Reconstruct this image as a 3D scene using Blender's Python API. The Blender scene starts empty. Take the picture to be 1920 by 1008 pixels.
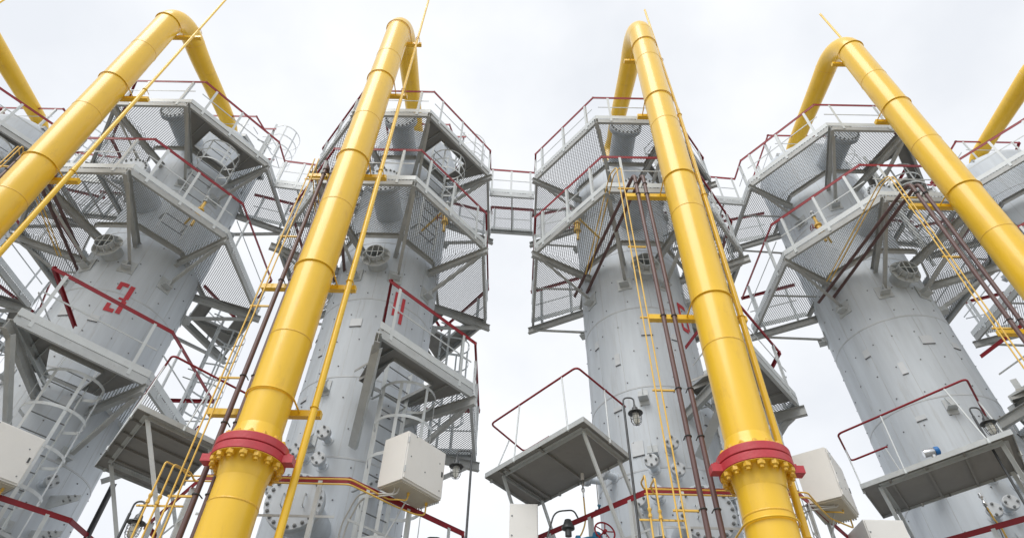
import bpy, math, random
from math import sin, cos, pi, radians as R
from mathutils import Vector as V, Matrix

S = bpy.context.scene
COL = S.collection
GZ = 1.6                       # the eye stands 1.6 m above the ground (z = 0)

# ---------------------------------------------------------------- camera
F_PX, PITCH, YAW, ROLL = 1157.2, 0.7939, -0.0086, 0.0263
cd = bpy.data.cameras.new('camera'); cam = bpy.data.objects.new('camera', cd); COL.objects.link(cam)
cd.sensor_width = 36; cd.lens = F_PX * 36 / 1920; cd.clip_start = .05; cd.clip_end = 3000
fw = V((sin(YAW) * cos(PITCH), cos(YAW) * cos(PITCH), sin(PITCH)))
r0 = V((cos(YAW), -sin(YAW), 0)); u0 = r0.cross(fw)
rt = r0 * cos(ROLL) + u0 * sin(ROLL); up = -r0 * sin(ROLL) + u0 * cos(ROLL)
M = Matrix((rt, up, -fw)).transposed().to_4x4(); M.translation = (0, 0, GZ)
cam.matrix_world = M
S.camera = cam

# ---------------------------------------------------------------- overcast sky and soft sun
SUN_EL, SUN_AZ = R(52), R(-150)          # azimuth measured from +Y towards +X
w = bpy.data.worlds.new('World'); S.world = w; w.use_nodes = True
nt = w.node_tree; N = nt.nodes; L = nt.links
for n in list(N): N.remove(n)
out = N.new('ShaderNodeOutputWorld'); bgs = N.new('ShaderNodeBackground'); bgc = N.new('ShaderNodeBackground')
mix = N.new('ShaderNodeMixShader'); sky = N.new('ShaderNodeTexSky')
sky.sky_type = 'NISHITA'; sky.sun_disc = False; sky.sun_elevation = SUN_EL; sky.sun_rotation = SUN_AZ
bgs.inputs['Strength'].default_value = .12
tc = N.new('ShaderNodeTexCoord'); mp = N.new('ShaderNodeMapping'); mp.inputs['Scale'].default_value = (1.5, 1.5, 1.9)
ns = N.new('ShaderNodeTexNoise'); ns.inputs['Scale'].default_value = 1.6; ns.inputs['Detail'].default_value = 5; ns.inputs['Roughness'].default_value = .5
rp = N.new('ShaderNodeValToRGB')
rp.color_ramp.elements[0].position = .33; rp.color_ramp.elements[0].color = (.715, .738, .775, 1)
rp.color_ramp.elements[1].position = .62; rp.color_ramp.elements[1].color = (.89, .90, .912, 1)
L.new(tc.outputs['Generated'], mp.inputs[0]); L.new(mp.outputs[0], ns.inputs[0]); L.new(ns.outputs['Fac'], rp.inputs[0])
L.new(rp.outputs[0], bgc.inputs['Color']); bgc.inputs['Strength'].default_value = 1.0
L.new(sky.outputs[0], bgs.inputs['Color']); L.new(bgs.outputs[0], mix.inputs[1]); L.new(bgc.outputs[0], mix.inputs[2])
mix.inputs[0].default_value = .93; L.new(mix.outputs[0], out.inputs[0])
sl = bpy.data.lights.new('sun', 'SUN'); sl.energy = 1.5; sl.angle = R(38); sl.color = (1, .965, .91)
so = bpy.data.objects.new('sun', sl); COL.objects.link(so)
sd = V((sin(SUN_AZ) * cos(SUN_EL), cos(SUN_AZ) * cos(SUN_EL), sin(SUN_EL)))
so.rotation_euler = sd.to_track_quat('Z', 'Y').to_euler(); so.location = sd * 60
S.view_settings.view_transform = 'Standard'; S.view_settings.look = 'None'
S.view_settings.exposure = 0.34; S.view_settings.gamma = 1
S.cycles.max_bounces = 8; S.cycles.diffuse_bounces = 4; S.cycles.transparent_max_bounces = 8

# ---------------------------------------------------------------- materials
def mat(name, col, rough=.5, metal=0, var=.08, scale=3, stretch=(1, 1, 1), bump=0, coat=0, dirt=None, dirt_amt=.3, bscale=None):
    m = bpy.data.materials.new(name); m.use_nodes = True; n = m.node_tree.nodes; l = m.node_tree.links
    b = n['Principled BSDF']; b.inputs['Roughness'].default_value = rough; b.inputs['Metallic'].default_value = metal
    if coat: b.inputs['Coat Weight'].default_value = coat; b.inputs['Coat Roughness'].default_value = .12
    t = n.new('ShaderNodeTexCoord'); mp = n.new('ShaderNodeMapping'); mp.inputs['Scale'].default_value = stretch
    l.new(t.outputs['Object'], mp.inputs[0])
    a = n.new('ShaderNodeTexNoise'); a.inputs['Scale'].default_value = scale; a.inputs['Detail'].default_value = 6; a.inputs['Roughness'].default_value = .6
    l.new(mp.outputs[0], a.inputs[0])
    r = n.new('ShaderNodeValToRGB'); e = r.color_ramp.elements
    e[0].position = .3; e[1].position = .7
    e[0].color = tuple(c * (1 - var) for c in col) + (1,); e[1].color = tuple(min(1, c * (1 + var)) for c in col) + (1,)
    l.new(a.outputs['Fac'], r.inputs[0]); src = r.outputs[0]
    if dirt:
        d = n.new('ShaderNodeTexNoise'); d.inputs['Scale'].default_value = scale * 2.3; d.inputs['Detail'].default_value = 8; d.inputs['Roughness'].default_value = .75
        l.new(mp.outputs[0], d.inputs[0])
        rr = n.new('ShaderNodeValToRGB'); rr.color_ramp.elements[0].position = .55; rr.color_ramp.elements[1].position = .78
        rr.color_ramp.elements[0].color = (0, 0, 0, 1); rr.color_ramp.elements[1].color = (dirt_amt,) * 3 + (1,)
        l.new(d.outputs['Fac'], rr.inputs[0]); mx = n.new('ShaderNodeMix'); mx.data_type = 'RGBA'
        l.new(rr.outputs[0], mx.inputs[0]); l.new(src, mx.inputs[6]); mx.inputs[7].default_value = tuple(dirt) + (1,); src = mx.outputs[2]
    l.new(src, b.inputs['Base Color'])
    mr = n.new('ShaderNodeMapRange'); mr.inputs[3].default_value = max(.02, rough - .07); mr.inputs[4].default_value = min(1, rough + .09)
    l.new(a.outputs['Fac'], mr.inputs[0]); l.new(mr.outputs[0], b.inputs['Roughness'])
    if bump:
        bn = n.new('ShaderNodeTexNoise'); bn.inputs['Scale'].default_value = bscale or scale * 4; bn.inputs['Detail'].default_value = 3
        l.new(mp.outputs[0], bn.inputs[0])
        bp = n.new('ShaderNodeBump'); bp.inputs['Strength'].default_value = bump; bp.inputs['Distance'].default_value = .02
        l.new(bn.outputs['Fac'], bp.inputs['Height']); l.new(bp.outputs[0], b.inputs['Normal'])
    return m
CLAD = mat('aluminium_cladding', (.545, .595, .65), .55, .05, .11, 2.2, (1.5, 1.5, .14), .25, dirt=(.36, .36, .35), dirt_amt=.6, bscale=1.3)
SEAM = mat('cladding_seam', (.50, .53, .56), .5, .1, .12, 5)
PATCH = mat('cladding_patch', (.57, .60, .63), .45, .1, .06, 4)
STUD = mat('dark_rivet', (.16, .16, .17), .6, .3, .1, 8)
GREY = mat('grey_steel_paint', (.50, .53, .545), .42, .1, .09, 3.5, (1, 1, 1), .12, dirt=(.22, .21, .19), dirt_amt=.45)
STEEL = mat('underside_shaded_structural_steel', (.42, .435, .435), .5, .1, .10, 3.5, (1, 1, 1), .12, dirt=(.18, .17, .15), dirt_amt=.5)  # structural steel with underside shade put into its base colour, darker than GREY
LIGHT = mat('light_grey_steel_paint', (.62, .66, .68), .4, .05, .06, 3.5, (1, 1, 1), .1, dirt=(.30, .29, .27), dirt_amt=.35)
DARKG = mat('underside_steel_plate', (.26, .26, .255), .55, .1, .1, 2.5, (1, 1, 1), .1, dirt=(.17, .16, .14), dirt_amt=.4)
MESH = mat('galvanised_expanded_metal', (.25, .265, .275), .5, .1, .10, 9)
RED = mat('dark_red_paint', (.26, .010, .020), .5, 0, .12, 5, (1, 1, 1), .1, coat=0, dirt=(.16, .03, .03), dirt_amt=.4)
PINK = mat('flange_red_paint', (.50, .040, .055), .45, 0, .1, 6, (1, 1, 1), .2, coat=.2, dirt=(.30, .06, .05), dirt_amt=.5)
YEL = mat('yellow_gloss_paint', (.86, .535, .024), .36, 0, .06, 2.2, (1, 1, .35), .10, coat=.35, dirt=(.58, .33, .05), dirt_amt=.55, bscale=2.0)
YELB = mat('yellow_bolt_paint', (.78, .46, .035), .35, 0, .12, 14, (1, 1, 1), .3, coat=.3, dirt=(.45, .24, .03), dirt_amt=.6)
YELT = mat('yellow_tube_paint', (.78, .50, .10), .38, 0, .08, 6)
BROWN = mat('brown_pipe_paint', (.125, .070, .068), .42, 0, .12, 4, (1, 1, .5), .1, dirt=(.22, .16, .15), dirt_amt=.4)
WHITE = mat('white_cabinet_paint', (.80, .80, .785), .42, 0, .025, 2, (1, 1, 1), .05, dirt=(.52, .50, .46), dirt_amt=.25)
RUNG = mat('dark_rung_paint', (.20, .21, .22), .5, .2, .1, 9)
CABB = mat('cabinet_underside', (.55, .52, .45), .55, 0, .08, 6)
BLACK = mat('dark_lamp_metal', (.09, .095, .10), .42, .5, .15, 12)
BLUE = mat('blue_valve_paint', (.03, .19, .34), .4, 0, .15, 10)
BOLTG = mat('grey_bolt_paint', (.24, .255, .265), .5, .2, .14, 14)
CHROME = mat('bright_metal', (.62, .64, .66), .2, .9, .05, 8)
BLUEP = mat('blue_plastic_cap', (.02, .16, .45), .35, 0, .05, 8)
NUMR = mat('stencil_red_paint', (.52, .035, .05), .55, 0, .1, 7, dirt=(.40, .30, .30), dirt_amt=.35)
CABLE = mat('grey_cable', (.5, .5, .48), .5, 0, .05, 8)
GROUND = mat('gravel_ground', (.29, .275, .24), .9, 0, .25, .9, (1, 1, 1), .4, dirt=(.18, .17, .15), dirt_amt=.6)
def glass():
    m = bpy.data.materials.new('ribbed_lamp_glass'); m.use_nodes = True; n = m.node_tree.nodes; l = m.node_tree.links
    b = n['Principled BSDF']; b.inputs['Base Color'].default_value = (.80, .80, .74, 1); b.inputs['Roughness'].default_value = .12
    b.inputs['Transmission Weight'].default_value = .55; b.inputs['IOR'].default_value = 1.3
    wv = n.new('ShaderNodeTexWave'); wv.inputs['Scale'].default_value = 12; wv.bands_direction = 'Z'
    t = n.new('ShaderNodeTexCoord'); l.new(t.outputs['Object'], wv.inputs[0])
    bp = n.new('ShaderNodeBump'); bp.inputs['Strength'].default_value = .4; l.new(wv.outputs['Fac'], bp.inputs['Height']); l.new(bp.outputs[0], b.inputs['Normal'])
    return m
GLASS = glass()

# ---------------------------------------------------------------- mesh builder
OFF = V((0, 0, 0))            # origin of the thing being built, in tower coordinates
class MB:
    def __init__(s): s.v = []; s.f = []
    def add(s, vs, fs):
        k = len(s.v); s.v += [tuple(p) for p in vs]; s.f += [tuple(i + k for i in f) for f in fs]
    def box(s, c, hx, hy, hz):
        c = V(c); hx = V(hx); hy = V(hy); hz = V(hz)
        vs = [c + hx * a + hy * b + hz * d for d in (-1, 1) for a, b in ((-1, -1), (1, -1), (1, 1), (-1, 1))]
        fs = [(3, 2, 1, 0), (4, 5, 6, 7), (0, 1, 5, 4), (1, 2, 6, 5), (2, 3, 7, 6), (3, 0, 4, 7)]
        if hx.cross(hy).dot(hz) < 0: fs = [f[::-1] for f in fs]
        s.add(vs, fs)
    def abox(s, c, sx, sy, sz, ang=0):
        s.box(c, V((cos(ang), sin(ang), 0)) * sx / 2, V((-sin(ang), cos(ang), 0)) * sy / 2, (0, 0, sz / 2))
    def bar(s, p, q, wd, ht, upv=(0, 0, 1)):
        s.prof(p, q, [(-wd / 2, -ht / 2), (wd / 2, -ht / 2), (wd / 2, ht / 2), (-wd / 2, ht / 2)], upv)
    def prof(s, p, q, pr, upv=(0, 0, 1), e0=0, e1=0):
        p = V(p); q = V(q); d = (q - p).normalized(); u = V(upv)
        sd_ = d.cross(u)
        if sd_.length < 1e-4: sd_ = d.cross(V((1, 0, 0)))
        sd_.normalize(); u = sd_.cross(d).normalized()
        n = len(pr)
        # e0/e1: mitre (extra length per unit of side offset)
        A = [p + sd_ * a + u * b - d * (a * e0) for a, b in pr]; B = [q + sd_ * a + u * b + d * (a * e1) for a, b in pr]
        s.add(A + B, [tuple(range(n)), tuple(range(2 * n - 1, n - 1, -1))] + [(i, i + n, (i + 1) % n + n, (i + 1) % n) for i in range(n)])
    def tube(s, pts, r, n=12, caps=True):
        pts = [V(p) for p in pts]; m = len(pts); rs = r if isinstance(r, (list, tuple)) else [r] * m
        T = []
        for i in range(m):
            a = (pts[i] - pts[i - 1]).normalized() if i else (pts[1] - pts[0]).normalized()
            b = (pts[i + 1] - pts[i]).normalized() if i < m - 1 else a
            T.append((a + b).normalized() if (a + b).length > 1e-6 else a)
        x = T[0].orthogonal().normalized(); k = len(s.v); vs = []
        for i in range(m):
            x = (x - T[i] * x.dot(T[i])).normalized(); y = T[i].cross(x)
            vs += [pts[i] + (x * cos(2 * pi * j / n) + y * sin(2 * pi * j / n)) * rs[i] for j in range(n)]
        fs = [(i * n + j, i * n + (j + 1) % n, (i + 1) * n + (j + 1) % n, (i + 1) * n + j) for i in range(m - 1) for j in range(n)]
        if caps: fs += [tuple(range(n - 1, -1, -1)), tuple(range((m - 1) * n, m * n))]
        s.add(vs, fs)
    def lathe(s, prof, c=(0, 0, 0), ax=(0, 0, 1), n=32, a0=0, a1=2 * pi):
        c = V(c); z = V(ax).normalized(); x = z.orthogonal().normalized()
        if abs(z.z) > .99: x = V((1, 0, 0))
        y = z.cross(x); full = abs(a1 - a0 - 2 * pi) < 1e-6; m = n if full else n + 1; vs = []
        for r, h in prof:
            vs += [c + z * h + (x * cos(a0 + (a1 - a0) * j / n) + y * sin(a0 + (a1 - a0) * j / n)) * r for j in range(m)]
        fs = []
        for i in range(len(prof) - 1):
            for j in range(n):
                k = (j + 1) % m
                fs.append((i * m + j, i * m + k, (i + 1) * m + k, (i + 1) * m + j))
        s.add(vs, fs)
    def prism(s, poly, z0, z1):
        n = len(poly); ar = sum(poly[i][0] * poly[(i + 1) % n][1] - poly[(i + 1) % n][0] * poly[i][1] for i in range(n))
        if ar < 0: poly = poly[::-1]
        s.add([(x, y, z0) for x, y in poly] + [(x, y, z1) for x, y in poly],
              [tuple(range(n - 1, -1, -1)), tuple(range(n, 2 * n))] + [(i, (i + 1) % n, (i + 1) % n + n, i + n) for i in range(n)])
    def plate(s, pts, th):        # flat polygon in 3D with thickness th along its normal
        pts = [V(p) for p in pts]; nn = (pts[1] - pts[0]).cross(pts[2] - pts[0]).normalized() * th; n = len(pts)
        s.add(pts + [p + nn for p in pts], [tuple(range(n - 1, -1, -1)), tuple(range(n, 2 * n))] + [(i, (i + 1) % n, (i + 1) % n + n, i + n) for i in range(n)])
    def mesh(s, name, smooth=None):
        me = bpy.data.meshes.new(name); me.from_pydata([(x - OFF.x, y - OFF.y, z - OFF.z) for x, y, z in s.v], [], s.f); me.update()
        if smooth: me.shade_smooth(); me.set_sharp_from_angle(angle=R(smooth))
        return me
    def build(s, name, m, parent=None, smooth=None):
        me = s.mesh(name, smooth); me.materials.append(m)
        o = bpy.data.objects.new(name, me); COL.objects.link(o)
        if parent: o.parent = parent
        return o

def bend(pts, rad, n=5):        # round the corners of a polyline
    pts = [V(p) for p in pts]; res = [pts[0]]
    for i in range(1, len(pts) - 1):
        a = (pts[i - 1] - pts[i]); b = (pts[i + 1] - pts[i]); ra = min(rad, a.length * .49, b.length * .49)
        p = pts[i] + a.normalized() * ra; q = pts[i] + b.normalized() * ra
        for k in range(n + 1):
            t = k / n; res.append(p * (1 - t) ** 2 + pts[i] * 2 * t * (1 - t) + q * t * t)
    res.append(pts[-1]); return res

def tag(o, label=None, cat=None, group=None, kind=None):
    if label: o['label'] = label
    if cat: o['category'] = cat
    if group: o['group'] = group
    if kind: o['kind'] = kind
    return o
TW = {2: (-16.15, 11.50), 3: (-9.79, 11.65), 4: (-3.39, 11.82), 5: (3.08, 11.91), 6: (9.35, 12.0), 7: (15.65, 12.1)}
def thing(name, t, off=(0, 0, 0), label=None, cat=None, group=None):
    global OFF
    OFF = V(off); X, Y = TW[t] if t else (0, 0)
    e = bpy.data.objects.new(name, None); e.empty_display_size = .2; COL.objects.link(e)
    e.location = (X + off[0], Y + off[1], GZ + off[2]); e['t'] = t
    return tag(e, label, cat, group)
def copy_tree(o, parent=None):
    c = o.copy(); COL.objects.link(c); c.parent = parent
    for ch in o.children: copy_tree(ch, c)
    return c
def to_tower(o, t, label):
    c = copy_tree(o); t0 = o['t']
    c.location = (o.location.x - TW[t0][0] + TW[t][0], o.location.y - TW[t0][1] + TW[t][1], o.location.z)
    c['label'] = label; c['t'] = t
    return c
def copy_at(src, loc, parent, rot=None):
    c = src.copy(); COL.objects.link(c); c.parent = parent; c.location = V(loc) - OFF
    if rot is not None: c.rotation_euler = rot
    return c
TN = {2: 'the left-edge tower', 3: 'the tower stencilled three', 4: 'the tower stencilled four', 5: 'the tower stencilled five',
      6: 'the wide unnumbered tower', 7: 'the right-edge tower'}
ALL = (2, 3, 5, 6, 7)

# ---------------------------------------------------------------- ground
OFF = V((0, 0, 0))
g = MB(); g.add([(-900, -900, 0), (900, -900, 0), (900, 900, 0), (-900, 900, 0)], [(0, 1, 2, 3)])
tag(g.build('ground', GROUND), 'pale gravel ground under the towers', 'ground', kind='structure')
g = MB()
for t in TW: g.lathe([(0, .26), (2.1, .26), (2.15, .2), (2.15, .01), (0, .01)], (TW[t][0], TW[t][1], 0), n=32)
tag(g.build('foundation_plinths', GROUND, smooth=30), kind='structure')

# ---------------------------------------------------------------- process columns
RC = 1.312
def cyl(a, z, r=RC):           # a: degrees from the front (-Y) towards +X
    a = R(a); return V((r * sin(a), -r * cos(a), z))
def bolt_mesh(r, h, stud):
    mb = MB(); 
    mb.lathe([(0, -h / 2), (r, -h / 2), (r * 1.02, h / 2 - r * .15), (r * .85, h / 2), (0, h / 2)], n=6)
    mb.lathe([(stud, -h * .5), (stud, h * .5 + stud * 1.3), (0, h * .5 + stud * 1.3)], n=8)
    return mb
def manhole(root, z, name='manhole', yf=-2.45, r=.46, nb=22, cx=0.0):
    global OFF
    mb = MB(); mb.lathe([(.345, 0), (.345, -yf - 1.2 - .13)], (cx, -1.2, z), (0, -1, 0), 40)
    nk = mb.build(name, CLAD, root, 30)
    mb = MB(); d = -yf - 1.2
    mb.lathe([(.345, d - .16), (r, d - .145), (r, d - .085), (.345, d - .085)], (cx, -1.2, z), (0, -1, 0), 48)
    mb.build('flange', SEAM, nk, 30)
    mb = MB(); mb.lathe([(.35, d - .078), (r, d - .078), (r, d - .008), (r - .01, d), (0, d)], (cx, -1.2, z), (0, -1, 0), 48)
    mb.build('cover', CLAD, nk, 30)
    for sx in (-.17, .17):
        mb = MB(); y = yf - .0
        mb.tube(bend([(cx + sx, y, z - .1), (cx + sx, y - .07, z - .1), (cx + sx, y - .07, z + .1), (cx + sx, y, z + .1)], .03), .010, 8)
        mb.build('handle', GREY, nk, 40)
    so_ = OFF; OFF = V((0, 0, 0)); bm_ = bolt_mesh(.031, .19, .017).mesh('bolt', 30); OFF = so_
    bm_.materials.append(BOLTG)
    for k in range(nb):
        a = 2 * pi * (k + .5) / nb
        o = bpy.data.objects.new('bolt', bm_); COL.objects.link(o); o.parent = nk
        o.location = V((cx + (r - .055) * cos(a), yf + .075, z + (r - .055) * sin(a))) - OFF; o.rotation_euler = (pi / 2, 0, 0)
    return nk
def small_nozzle(root, a, z, ln=.34, rf=.13, rn=.07, tilt=0):
    d = V((sin(R(a)), -cos(R(a)), tilt)).normalized(); c = cyl(a, z, RC - .02)
    mb = MB(); mb.lathe([(rn, 0), (rn, ln - .05), (rn + .02, ln - .05)], c, d, 20)
    mb.lathe([(rn + .045, .0), (rn + .04, .03), (rn, .035)], c, d, 20)
    nz = mb.build('flanged_nozzle', CLAD, root, 30)
    mb = MB(); mb.lathe([(rn, ln - .055), (rf, ln - .05), (rf, ln - .01), (rn, ln - .01)], c, d, 24)
    mb.lathe([(rn, ln - .004), (rf, ln - .004), (rf, ln + .034), (rf - .01, ln + .04), (0, ln + .04)], c, d, 24)
    mb.build('blind_flange', SEAM, nz, 30)
    x = d.orthogonal().normalized(); y = d.cross(x); mb = MB()
    for k in range(4):
        q = c + d * (ln - .0) + (x * cos(pi / 4 + k * pi / 2) + y * sin(pi / 4 + k * pi / 2)) * rf * .72
        mb.lathe([(0, -.085), (.024, -.085), (.024, -.055), (.012, -.055), (.012, .04), (.024, .04), (.024, .068), (.013, .075), (.013, .09), (0, .09)], q, d, 6)
    mb.build('bolt', BOLTG, nz, 30)
tops = {}
def make_column(t0=4, zt=16.7, label='grey clad tower column with a red stencilled four'):
    root = thing('process_column', t0, (0, 0, -GZ), label, 'tower', 'grey process towers standing in a row')
    mb = MB()
    pr = [(RC, -GZ + .26)]; z = -GZ + 1
    while z < zt: pr.append((RC, z)); z += .7
    pr += [(RC, zt)]
    mb.lathe(pr, n=96); mb.lathe([(RC * cos(t), zt + .62 * sin(t)) for t in [i * pi / 2 / 14 for i in range(14)]] + [(.001, zt + .62)], n=96)
    mb.build('shell', CLAD, root, 30)
    tops[t0] = zt
    zs = [-.4, 1.7, 3.8, 5.65, 7.45, 9.62, 11.55, 13.4, 15.2]
    mb = MB()
    for z in zs: mb.lathe([(RC, z - .022), (RC + .006, z - .018), (RC + .007, z + .014), (RC, z + .02)], n=96)
    rnd = random.Random(5)
    for i in range(len(zs) - 1):
        for k in range(14):
            a = k * 360 / 14 + 11 * i; a = R(a); mb.abox(((RC + .001) * sin(a), -(RC + .001) * cos(a), (zs[i] + zs[i + 1]) / 2), .014, .005, zs[i + 1] - zs[i] - .05, a)
    mb.build('seam_bands', SEAM, root, 30)
    mb = MB()
    for i in range(15):
        z = 1.2 + i * .72
        for k in range(17):
            a = k * 360 / 17 + (i % 2) * 10 + rnd.uniform(-2, 2); p = cyl(a, z + rnd.uniform(-.06, .06), RC + .008); mb.abox(p, .024, .016, .018, R(a))
    mb.build('rivets', STUD, root)
    # welded cladding patches with dark lower lip
    for a, z, wd, hh in ((-6, 8.9, .26, .22), (22, 8.8, .2, .16), (-38, 8.3, .12, .3), (-44, 7.1, .2, .1), (-30, 6.1, .24, .3), (40, 6.8, .22, .2), (-62, 9.0, .14, .2)):
        mb = MB(); p = cyl(a, z, RC + .004); mb.abox(p, wd, .016, hh, R(a)); mb.build('cladding_patch', PATCH, root)
        mb = MB(); p = cyl(a, z - hh / 2 - .008, RC + .004); mb.abox(p, wd, .034, .012, R(a)); mb.build('patch_lip', STUD, root)
    # bracket foot plates under the two upper decks, the side deck and loose cleats
    for z, angs in ((10.42, (22, 62, -20, -63, 118, 160, -118, -160)), (13.75, (22, 62, -20, -63, 118, 160, -118, -160))):
        for a in angs:
            mb = MB(); p = cyl(a, z - .02, RC + .008); mb.abox(p, .34, .02, .36, R(a)); p = cyl(a, z - .1, RC + .10); mb.abox(p, .22, .2, .02, R(a)); p = cyl(a, z + .0, RC + .10); mb.abox(p, .02, .2, .18, R(a))
            mb.build('bracket_foot', GREY, root)
    for a, z in ((-18.5, 7.18), (-18, 5.93), (61, 5.8), (-22, 4.4), (50, 4.3)):
        mb = MB(); p = cyl(a, z, RC + .01); mb.abox(p, .2, .016, .34, R(a))
        p = cyl(a, z - .07, RC + .11); mb.abox(p, .2, .2, .014, R(a))
        n_ = V((sin(R(a)), -cos(R(a)), 0)); s_ = V((cos(R(a)), sin(R(a)), 0)) * .007; b0 = cyl(a, z - .06, RC + .01)
        tri = [b0, b0 + n_ * .17, b0 + V((0, 0, .3))]
        mb.plate([q - s_ for q in tri], .014)
        mb.build('cleat', GREY, root)
    # grilled horizontal nozzle
    mb = MB(); c = V((0.03, -1.2, 10.72))
    mb.lathe([(.235, 0), (.235, .42), (.225, .42)], c, (0, -1, 0), 36); nz = mb.build('grilled_nozzle', GREY, root, 30)
    mb = MB(); mb.lathe([(.235, .40), (.345, .405), (.345, .43), (.22, .435)], c, (0, -1, 0), 36); mb.build('collar', GREY, nz, 30)
    mb = MB(); mb.lathe([(.20, .43), (.20, .60), (.215, .60), (.215, .43)], c, (0, -1, 0), 36)
    for k in range(10):
        a = 2 * pi * k / 10; e = V((cos(a), 0, sin(a))); tt = V((-sin(a), 0, cos(a))) * .006
        mb.plate([c + V((0, -.43, 0)) + e * .212 - tt, c + V((0, -.43, 0)) + e * .34 - tt, c + V((0, -.58, 0)) + e * .222 - tt], .012)
    mb.build('gusset_ring', GREY, nz, 30)
    mb = MB()
    for xx in (-.07, .07): h = math.sqrt(.2 ** 2 - xx ** 2); mb.bar(c + V((xx, -.585, -h)), c + V((xx, -.585, h)), .012, .02, (0, 1, 0))
    mb.bar(c + V((-.2, -.585, 0)), c + V((.2, -.585, 0)), .02, .012, (0, 0, 1)); mb.build('grille', LIGHT, nz)
    mb = MB(); mb.lathe([(.0, .1), (.225, .1)], c, (0, -1, 0), 24); mb.build('dark_opening', STUD, nz)
    for z in (4.28, 12.66, 15.62): manhole(root, z)
    for a, z, l_, rf in ((-19, 5.62, .36, .13), (-19, 5.05, .30, .13), (-4, 5.98, .3, .13), (-3, 5.45, .3, .13), (-30, 4.95, .34, .13), (-56, 5.7, .34, .13), (-78, 5.85, .34, .13), (58, 5.2, .3, .12), (36, 5.1, .3, .12)):
        small_nozzle(root, a, z, l_, rf)
    # top nozzle where the yellow overhead pipe lands
    mb = MB(); zn = zt + .55; mb.lathe([(.27, zn), (.27, zn + .28), (.4, zn + .29), (.4, zn + .37), (.3, zn + .37)], n=32); mb.build('top_nozzle', GREY, root, 30)
    return root
col4 = make_column()
# stencilled numerals: strips that follow the shell
def numeral(root, strokes, a0, z0, wd, ht):
    global OFF
    OFF = V((0, 0, -GZ)); mb = MB()
    for x0, y0, x1, y1 in strokes:        # unit box, x right, y up
        n = 4
        for i in range(n):
            xa = x0 + (x1 - x0) * i / n; xb = x0 + (x1 - x0) * (i + 1) / n; vs = []
            for rr in (RC + .009, RC + .012):
                for x, y in ((xa, y0), (xb, y0), (xb, y1), (xa, y1)):
                    vs.append(cyl(a0 + math.degrees((x - .5) * wd / RC), z0 + (y - .5) * ht, rr))
            mb.add(vs, [(3, 2, 1, 0), (4, 5, 6, 7), (0, 1, 5, 4), (1, 2, 6, 5), (2, 3, 7, 6), (3, 0, 4, 7)])
    mb.build('stencilled_number', NUMR, root)
THREE = [(.0, .88, .60, 1), (.0, .74, .26, .885), (.70, .52, 1, .97), (.45, .45, .9, .515), (.70, .03, 1, .445), (.0, 0, .60, .12), (0, .115, .26, .26)]
FOUR = [(.0, .20, .27, 1), (.70, .0, 1, .86), (.30, .33, .67, .41)]
FIVE = [(.05, .86, .95, 1), (.0, .55, .22, .98), (.05, .46, .7, .58), (.74, .12, .98, .5), (.05, 0, .7, .14), (0, .1, .2, .26)]
cols = {4: col4}
for t in (2, 3, 6, 7): cols[t] = to_tower(col4, t, {2: 'grey clad column of the tower cut off by the left edge', 3: 'grey clad tower column with a red stencilled three', 5: 'grey clad tower column with a red stencilled five behind a yellow riser', 6: 'wide grey clad column, unnumbered, standing right of number five', 7: 'grey clad column of the tower cut off by the right edge'}[t])
cols[5] = make_column(5, 15.45, 'grey clad tower column with a red stencilled five, half behind a riser')
numeral(cols[3], THREE, 31.6, 9.5, .34, .88); numeral(col4, FOUR, 31.7, 9.52, .27, .90); numeral(cols[5], FIVE, 42.5, 9.58, .32, .86)

# ---------------------------------------------------------------- platforms
def oct8(a, d, e, g): return [V((a, -d, 0)), V((e, -g, 0)), V((e, g, 0)), V((a, d, 0)), V((-a, d, 0)), V((-e, g, 0)), V((-e, -g, 0)), V((-a, -d, 0))]
def expanded(poly, z, axis, Lg=.082, Wg=.062, wr=.0185, hr=.006):
    """expanded metal sheet: tilted strand ribbons on a diamond lattice, cut to the panel's outline"""
    mb = MB(); ax = V((axis[0], axis[1])).normalized(); ay = V((-ax.y, ax.x)); c = sum((V((p[0], p[1])) for p in poly), V((0, 0))) / len(poly)
    P = [((V((p[0], p[1])) - c).dot(ax), (V((p[0], p[1])) - c).dot(ay)) for p in poly]; n = len(P)
    ar = sum(P[i][0] * P[(i + 1) % n][1] - P[(i + 1) % n][0] * P[i][1] for i in range(n)); sg = 1 if ar > 0 else -1
    E = []
    for i in range(n):
        x0, y0 = P[i]; x1, y1 = P[(i + 1) % n]; l_ = math.hypot(x1 - x0, y1 - y0)
        if l_ > 1e-6: E.append((x0, y0, -(y1 - y0) / l_ * sg, (x1 - x0) / l_ * sg))
    inside = lambda x, y: all((x - a) * nx + (y - b) * ny > 0 for a, b, nx, ny in E)
    xs = [p[0] for p in P]; ys = [p[1] for p in P]; vs = []; fs = []
    for j in range(int(min(ys) / (Wg / 2)) - 1, int(max(ys) / (Wg / 2)) + 2):
        for i in range(int(min(xs) / (Lg / 2)) - 1, int(max(xs) / (Lg / 2)) + 2):
            if (i + j) % 2: continue
            x, y = i * Lg / 2, j * Wg / 2
            for dj in (1, -1):
                x2, y2 = x + Lg / 2, y + dj * Wg / 2
                if not inside((x + x2) / 2, (y + y2) / 2): continue
                k = len(vs)
                for (px, py, sgn, dz) in ((x, y, -1, -1), (x2, y2, -1, -1), (x2, y2, 1, 1), (x, y, 1, 1)):
                    q = c + ax * px + ay * (py + sgn * wr / 2); vs.append((q.x, q.y, z + dz * hr / 2))
                fs.append((k, k + 1, k + 2, k + 3))
    mb.v = vs; mb.f = fs; return mb
CH = lambda h, f, t: [(0, -h), (0, 0), (-f, 0), (-f, -t), (-t, -t), (-t, -h + t), (-f, -h + t), (-f, -h)]   # channel, web outside
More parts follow.
